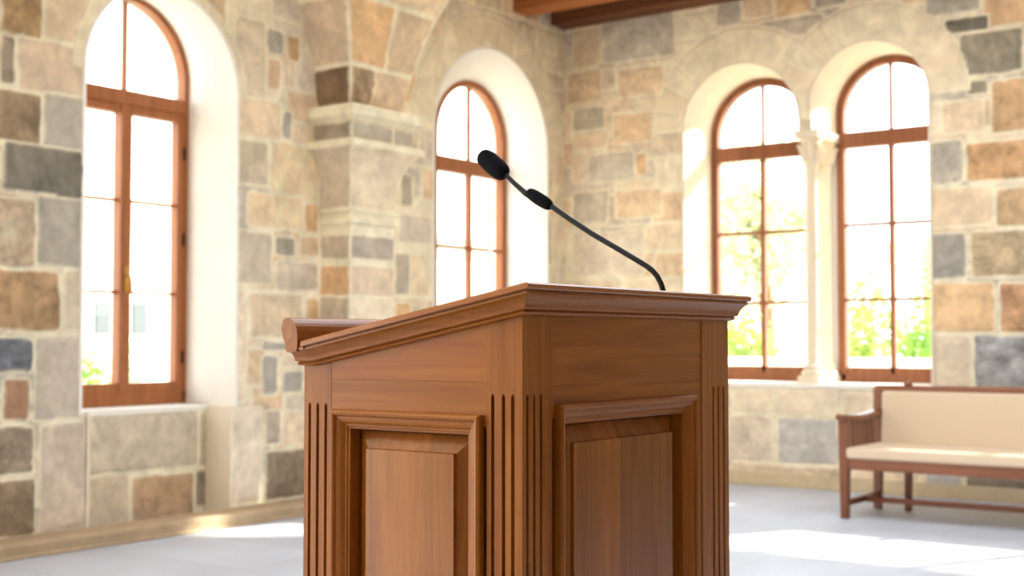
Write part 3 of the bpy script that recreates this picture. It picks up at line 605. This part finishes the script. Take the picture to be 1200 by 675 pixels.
panel(side, .0645, .3375, .26, 1.001, m_wood_x, m_wood_ps)
panel(front, .0785, .473, .26, 1.0135, m_wood_y, m_wood_pf)
panel(far, .0645, .3375, .26, 1.001, m_wood_x, m_wood_ps)
# recessed backing so nothing shows through
# cornice and top board, mitred round four sides
def ring_pts(o_, h_):
    st = [(-o_, -o_), (AK, -o_), (D+.5*o_, -o_), (D+.5*o_, W+o_), (AK, W+o_), (-o_, W+o_)]
    return [(PX-s, PY+t, ZT-SL*min(s, AK)+h_) for s, t in st]
def two_way(o):
    o.data.materials.append(m_wood_x if o.data.materials[0] is m_wood_y else m_wood_tx)
    for f in o.data.polygons: f.material_index = abs(f.normal.y) > .5
COR = [(-.004, 0), (.006, 0), (.0085, .001), (.0097, .003), (.0085, .0048), (.0080, .0060), (.0125, .0064), (.0137, .0082), (.0137, .0096), (.0146, .0130), (.0168, .0166), (.0200, .0200), (.0235, .0224), (.0262, .0238), (.0262, .0262), (.0238, .0266), (.0238, .0288), (-.004, .0288)]
m = MB(); m.loft([ring_pts(*q) for q in COR], True, False); two_way(m.build('cornice', m_wood_y, LE))
TB = [(.010, .0285), (.0285, .0285), (.0300, .0298), (.0300, .0348), (.0278, .0375)]
def board(o_, h_):
    oo = o_; st = [(-oo, -oo), (AK+.004, -oo), (AK+.0045, -oo), (AK+.0045, W+oo), (AK+.004, W+oo), (-oo, W+oo)]
    return [(PX-s, PY+t, ZT-SL*s+h_) for s, t in st]
m = MB(); m.loft([board(*q) for q in TB], True, True); m_wood_tx = wood('cherry_wood_board_side', srgb(182, 118, 68), srgb(164, 100, 54), 0, rough=.26); two_way(m.build('top_board', m_wood_t, LE))
m = MB(); bb_ = zb(9)+.0235; m.box(PX-D-.014, PX-AK-.0, PY-.028, PY+W+.028, bb_, bb_+.004); m.build('ledge_base', m_wood_y, LE)
LP = [(245,405),(250,330),(249,280),(246,232),(236,192),(222,165),(202,140),(180,124),(155,117),(130,122),(112,140),(102,168),(98,200),(100,235),(106,270),(116,305),(130,340),(136,372),(140,400),(150,418)]
LQ = [(.3855+(250-u)*.000212, 1.0835+(418-v)*.000172) for u, v in LP]
m = MB(); m.loft([[(PX-s, y, z) for s, z in LQ] for y in (PY-.030, PY-.0285, PY+W+.0285, PY+W+.03)], True, True, False); o = m.build('paper_ledge', m_wood_y, LE)
m = MB(); m.loft([ring for ring in [[(PX-s, PY+t, z) for s, t in ((-o_, -o_), (D+o_, -o_), (D+o_, W+o_), (-o_, W+o_))] for o_, z in ((.0, ZB+.03), (.006, ZB+.03), (.008, ZB+.02), (.014, ZB+.008), (.018, ZB), (.02, ZB-.005), (.02, .0))]], True, True)
m.build('plinth', m_wood_y, LE)

# ---------------------------------------------------------------- gooseneck microphone on the top board
MY = 1.85; ms = MY/1.701
mp = lambda x, z: Vector((x*ms, MY, 1.1+(z-1.1)*ms))
path = [mp(-.950, 1.166), mp(-.9525, 1.176), mp(-.9565, 1.187), mp(-.963, 1.198), mp(-.971, 1.2065), mp(-.981, 1.2135), mp(-.995, 1.2215), mp(-1.023, 1.237), mp(-1.078, 1.267), mp(-1.12, 1.2925), mp(-1.156, 1.316), mp(-1.160, 1.3185)]
path = [path[0]]+path[1:]
MI = thing('gooseneck_microphone', 'thin black gooseneck microphone with two foam covers standing on the lectern top', 'microphone', tuple(path[0]))
zt_ = ZT-SL*(PX-path[0].x)+.0375+.0025
m = MB(); m.lathe([(.004, 0), (.014, 0), (.015, .001), (.013, .004), (.009, .006), (.008, .010), (.005, .011)], (path[0].x, MY, zt_)); m.build('base_socket', m_black, MI)
m = MB(); m.tube([Vector((path[0].x+.0006, MY, zt_+.001))]+path[1:], .0046, 14); m.build('gooseneck', m_black, MI)
neck = [mp(-1.156, 1.316), mp(-1.203, 1.3375), mp(-1.225, 1.355), mp(-1.246, 1.3735), mp(-1.252, 1.379)]
m = MB(); m.tube(neck, [.0055, .0055, .0045, .0038, .004], 14); m.build('upper_neck', m_black, MI)
def capsule(a_, b_, r, name, mat, e=2.6, n=14):
    a_, b_ = Vector(a_), Vector(b_); pts = []; rs = []
    for i in range(n+1):
        t = -math.cos(math.pi*i/n); pts.append(a_.lerp(b_, (t+1)/2)); rs.append(max(.0015, r*(max(0, 1-abs(t)**e))**(1/e)))
    m = MB(); m.tube(pts, rs, 24); return m.build(name, mat, MI)
up_ = lambda p, d: p+Vector((.55*d, 0, .83*d))
capsule(up_(mp(-1.154, 1.3125), .001), up_(mp(-1.201, 1.3405), .001), .0112, 'foam_collar', m_foam, 3.2)
capsule(mp(-1.2445, 1.3705), mp(-1.2945, 1.4095), .0178, 'foam_windscreen', m_foam, 3.6, 24)

# ---------------------------------------------------------------- bench
BX0, BX1, BYF, BYR = -3.11, -1.15, 7.79, 8.36
BE = thing('bench', 'brown wooden bench with slatted arms and cream upholstered seat and back', 'bench', ((BX0+BX1)/2, (BYF+BYR)/2, 0))
def leg(x, y, h0, h1, w0=.024, w1=.032, lean=0):
    m = MB(); m.hexa([(x-w0, y-w0, 0), (x+w0, y-w0, 0), (x+w0, y+w0, 0), (x-w0, y+w0, 0)], [(x-w1, y-w1+lean, h1), (x+w1, y-w1+lean, h1), (x+w1, y+w1+lean, h1), (x-w1, y+w1+lean, h1)]); return m
for x in (BX0+.03, BX1-.03):
    leg(x, BYF, 0, .62).build('front_leg', m_bench, BE, bevel=.005)
    leg(x, BYR, 0, .80, lean=.05).build('rear_leg', m_bench, BE, bevel=.005)
    m = MB(); A = []
    n = 10
    for i in range(n+1):
        t = i/n; y = BYF-.06+(BYR+.03-BYF+.06)*t; z = .632+.012*t-.018*math.sin(math.pi*t); w_ = .036+.008*math.sin(math.pi*min(1, t*1.6))
        A.append([(x-w_, y, z-.018), (x+w_, y, z-.018), (x+w_, y, z+.016), (x-w_, y, z+.016)])
    m.loft(A); m.build('armrest', m_bench, BE, bevel=.006)
    for i in range(6):
        y = BYF+.07+i*.078; MB().box(x-.009, x+.009, y-.017, y+.017, .35, .622).build('arm_slat', m_bench, BE, bevel=.002)
    MB().box(x-.016, x+.016, BYF+.02, BYR-.0, .31, .375).build('side_rail', m_bench, BE, bevel=.003)
    MB().box(x-.013, x+.013, BYF+.02, BYR-.0, .075, .115).build('side_stretcher', m_bench, BE, bevel=.003)
MB().box(BX0+.05, BX1-.05, BYF-.02, BYF+.012, .305, .375).build('front_rail', m_bench_x, BE, bevel=.004)
MB().box(BX0+.05, BX1-.05, BYR-.02, BYR+.012, .31, .375).build('rear_rail', m_bench_x, BE, bevel=.004)
MB().box(BX0+.04, BX1-.04, (BYF+BYR)/2-.012+.05, (BYF+BYR)/2+.012+.05, .072, .108).build('long_stretcher', m_bench_x, BE, bevel=.003)
MB().box(BX0+.012, BX1-.012, BYR+.018, BYR+.068, .772, .812).build('top_rail', m_bench_x, BE, bevel=.008)
for x in (BX0+.225, BX1-.225):
    m = leg(x, BYR+.02, 0, .80, .02, .026, .03); m.lathe([(.024, 0), (.03, .008), (.024, .02), (.012, .028), (.004, .03)], (x, BYR+.045, .81)); m.build('rear_support', m_bench, BE, bevel=.003)
def pad(x0, x1, y0, y1, z0, z1, name, tilt=0):
    m = MB(); m.hexa([(x0, y0, z0), (x1, y0, z0), (x1, y1, z0), (x0, y1, z0)], [(x0, y0+tilt, z1), (x1, y0+tilt, z1), (x1, y1+tilt, z1), (x0, y1+tilt, z1)])
    return m.build(name, m_cushion, BE, bevel=.02, seg=4)
pad(BX0+.045, BX1-.045, BYF-.035, BYR-.005, .372, .442, 'seat_cushion'); pad(BX0+.06, BX1-.06, BYR-.032, BYR+.012, .43, .775, 'back_pad', .03)

# ---------------------------------------------------------------- outside: white house, hedge plants, trees, balustrade
def leaves(name, c, rad, n, size, mat, parent, seed, long=1.0):
    r = np.random.RandomState(seed); d = r.normal(size=(n, 3)); d /= np.linalg.norm(d, axis=1)[:, None]; q = r.rand(n, 1)**.45
    lob = 1+.22*np.sin(d[:, :1]*5+seed)*np.cos(d[:, 1:2]*4+d[:, 2:]*6)
    p = np.array(c)+d*q*lob*np.array(rad); p[:, 2] = np.maximum(p[:, 2], -.12)
    ax = r.normal(size=(n, 3)); ax /= np.linalg.norm(ax, axis=1)[:, None]; b_ = np.cross(ax, r.normal(size=(n, 3))); b_ /= np.linalg.norm(b_, axis=1)[:, None]
    s = size*(.6+.8*r.rand(n, 1)); V = np.stack([p-ax*s*long, p+b_*s*.45, p+ax*s*long, p-b_*s*.45], 1).reshape(-1, 3)
    m = MB(); m.v = [tuple(x) for x in V]; m.f = [(4*i, 4*i+1, 4*i+2, 4*i+3) for i in range(n)]; m.sm = [False]*n
    return m.build(name, mat, parent, fix=False)
m_bark = stone_mat('bark', False, srgb(150, 126, 100), .6, .2)
g1 = leaf_mat('leaf_fresh', srgb(176, 196, 110)); g2 = leaf_mat('leaf_washed_out', srgb(212, 216, 194)); g3 = leaf_mat('leaf_deep', srgb(140, 178, 96))  # palest leaf carries the overexposed, washed look in its colour
def shrub(x, y, rx, rz, label, mat, seed, n=1500, size=.07, group=None):
    t = thing('shrub', label, 'shrub', (x, y, -.15), group)
    m = MB()
    for j in range(5):
        an = j*1.26+seed; m.tube([(x, y, -.15), (x+.2*rx*math.cos(an), y+.2*rx*math.sin(an), rz*.5), (x+.45*rx*math.cos(an), y+.45*rx*math.sin(an), rz*1.1)], [.03, .02, .008], 6)
    m.build('stem', m_bark, t); leaves('foliage', (x, y, rz*.85-.1), (rx, rx*.8, rz), n, size, mat, t, seed)
def tree(x, y, h, r, label, mat, seed, n=5000, size=.12):
    t = thing('tree', label, 'tree', (x, y, -.15)); rd = random.Random(seed); m = MB()
    m.tube([(x, y, -.15), (x+.08, y, h*.3), (x-.05, y+.05, h*.6), (x, y, h*.8)], [.17, .13, .09, .04], 10); m.build('trunk', m_bark, t)
    for j in range(6):
        an = j*1.05+seed; q = r*.65; MB().tube([(x, y, h*(.35+.05*j)), (x+q*.5*math.cos(an), y+q*.5*math.sin(an), h*(.5+.05*j)), (x+q*math.cos(an), y+q*math.sin(an), h*(.6+.05*j))], [.07, .045, .015], 7).build('branch', m_bark, t)
    leaves('foliage', (x, y, h*.72), (r, r, h*.34), n, size, mat, t, seed)
# seen through the right-hand windows
def balustrade(x0, x1, y):
    t = thing('balustrade', 'white stone garden balustrade beyond the right-hand windows', 'balustrade', ((x0+x1)/2, y, -.15))
    mm = stone_mat('white_stone', False, srgb(236, 230, 216), .05, .04)
    MB().box(x0, x1, y-.12, y+.12, -.15, .12).build('bottom_rail', mm, t, bevel=.01); MB().box(x0, x1, y-.12, y+.12, .78, .90).build('top_rail', mm, t, bevel=.015)
    n = int((x1-x0)/.26)
    for i in range(n):
        x = x0+.13+i*.26; MB().lathe([(.06, .12), (.06, .17), (.035, .2), (.05, .3), (.07, .4), (.05, .52), (.03, .6), (.045, .66), (.055, .72), (.055, .78)], (x, y, 0), 10).build('baluster', mm, t)
balustrade(-10.6, -4.4, 15.0)
for i, (x, y, rx, rz, l, mt) in enumerate([
    (-6.55, 17.1, .62, 1.15, 'rounded bright green shrub beyond the balustrade, behind the column pair', g1),
    (-5.35, 16.3, .5, .95, 'low green shrub beyond the balustrade, in the rightmost window', g3),
    (-7.9, 16.3, .55, .95, 'low pale green shrub beyond the balustrade, seen beside the columns', g1),
    (-9.3, 16.4, .5, 1.1, 'grey green upright shrub beyond the balustrade, left in its window', g2)]):
    shrub(x, y, rx, rz, l, mt, 20+i)
tree(-9.3, 20.0, 4.2, 1.25, 'pale leafy tree beyond the garden, left window of the pair', g2, 31, 1800, .13)
def palm(x, y, h, label, seed):
    t = thing('palm_tree', label, 'palm tree', (x, y, -.15)); rd = random.Random(seed)
    MB().tube([(x, y, -.15), (x+.05, y, h*.5), (x, y, h)], [.16, .12, .1], 10).build('trunk', m_bark, t)
    for j in range(14):
        an = j*2.4; L_ = rd.uniform(1.0, 1.3); e = rd.uniform(.1, .7); m = MB(); sp = []
        for i in range(9):
            q = i/8; sp.append(Vector((x+math.cos(an)*L_*q, y+math.sin(an)*L_*q, h+e*q*1.4-1.3*q*q)))
        m.tube(sp, [.02]*8+[.005], 5)
        sd = Vector((-math.sin(an), math.cos(an), 0))
        for i in range(1, 9):
            for s in (-1, 1):
                for kk in (0, .5):
                    p = sp[i-1].lerp(sp[i], kk); l = .34*math.sin(math.pi*(.12+.8*(i-1+kk)/8)); d_ = (sp[i]-sp[i-1]).normalized()
                    e_ = p+sd*s*l+d_*l*.5+Vector((0, 0, -.1)); m.add([p, p+d_*.035, e_], [(0, 1, 2)])
        m.build('frond', g2, t, fix=False)
palm(-6.5, 19.9, 2.7, 'pale green palm with arching fronds beyond the rightmost window', 3)
# seen through the left-hand window
hw_ = new_mat('white_render', srgb(240, 236, 228), .9, .2)[0]; hg = new_mat('house_window_glass', srgb(120, 130, 135), .2)[0]; hs = new_mat('grey_shutter', srgb(84, 90, 94), .7)[0]
HO = thing('house', 'white rendered house with small grey windows beyond the leftmost window', 'house', (-17, 12, -.15))
MB().box(-20, -15, 7.2, 20, -.15, 3.0).build('wall', hw_, HO)
m = MB(); m.loft([[(-20.3, y, 3.0), (-14.7, y, 3.0), (-14.7, y, 3.1), (-17.5, y, 4.1), (-20.3, y, 3.1)] for y in (7.0, 20.2)]); m.build('roof', hw_, HO)
for y in (9.3, 11.12, 11.74, 14.4, 16.2, 18.2):
    MB().box(-15.01, -14.96, y-.12, y+.12, 1.2, 1.64).build('house_window', hs, HO, bevel=.005)
shrub(-11.9, 8.62, .34, .62, 'small bright green shrub in front of the white house, left casement', g3, 41, 900, .05)
shrub(-12.3, 9.45, .26, .72, 'pale green shrub before the white house, right casement', g2, 42, 700, .05)
shrub(-12.4, 15.9, .6, 1.0, 'pale green shrub outside the middle arched window', g2, 44, 900)
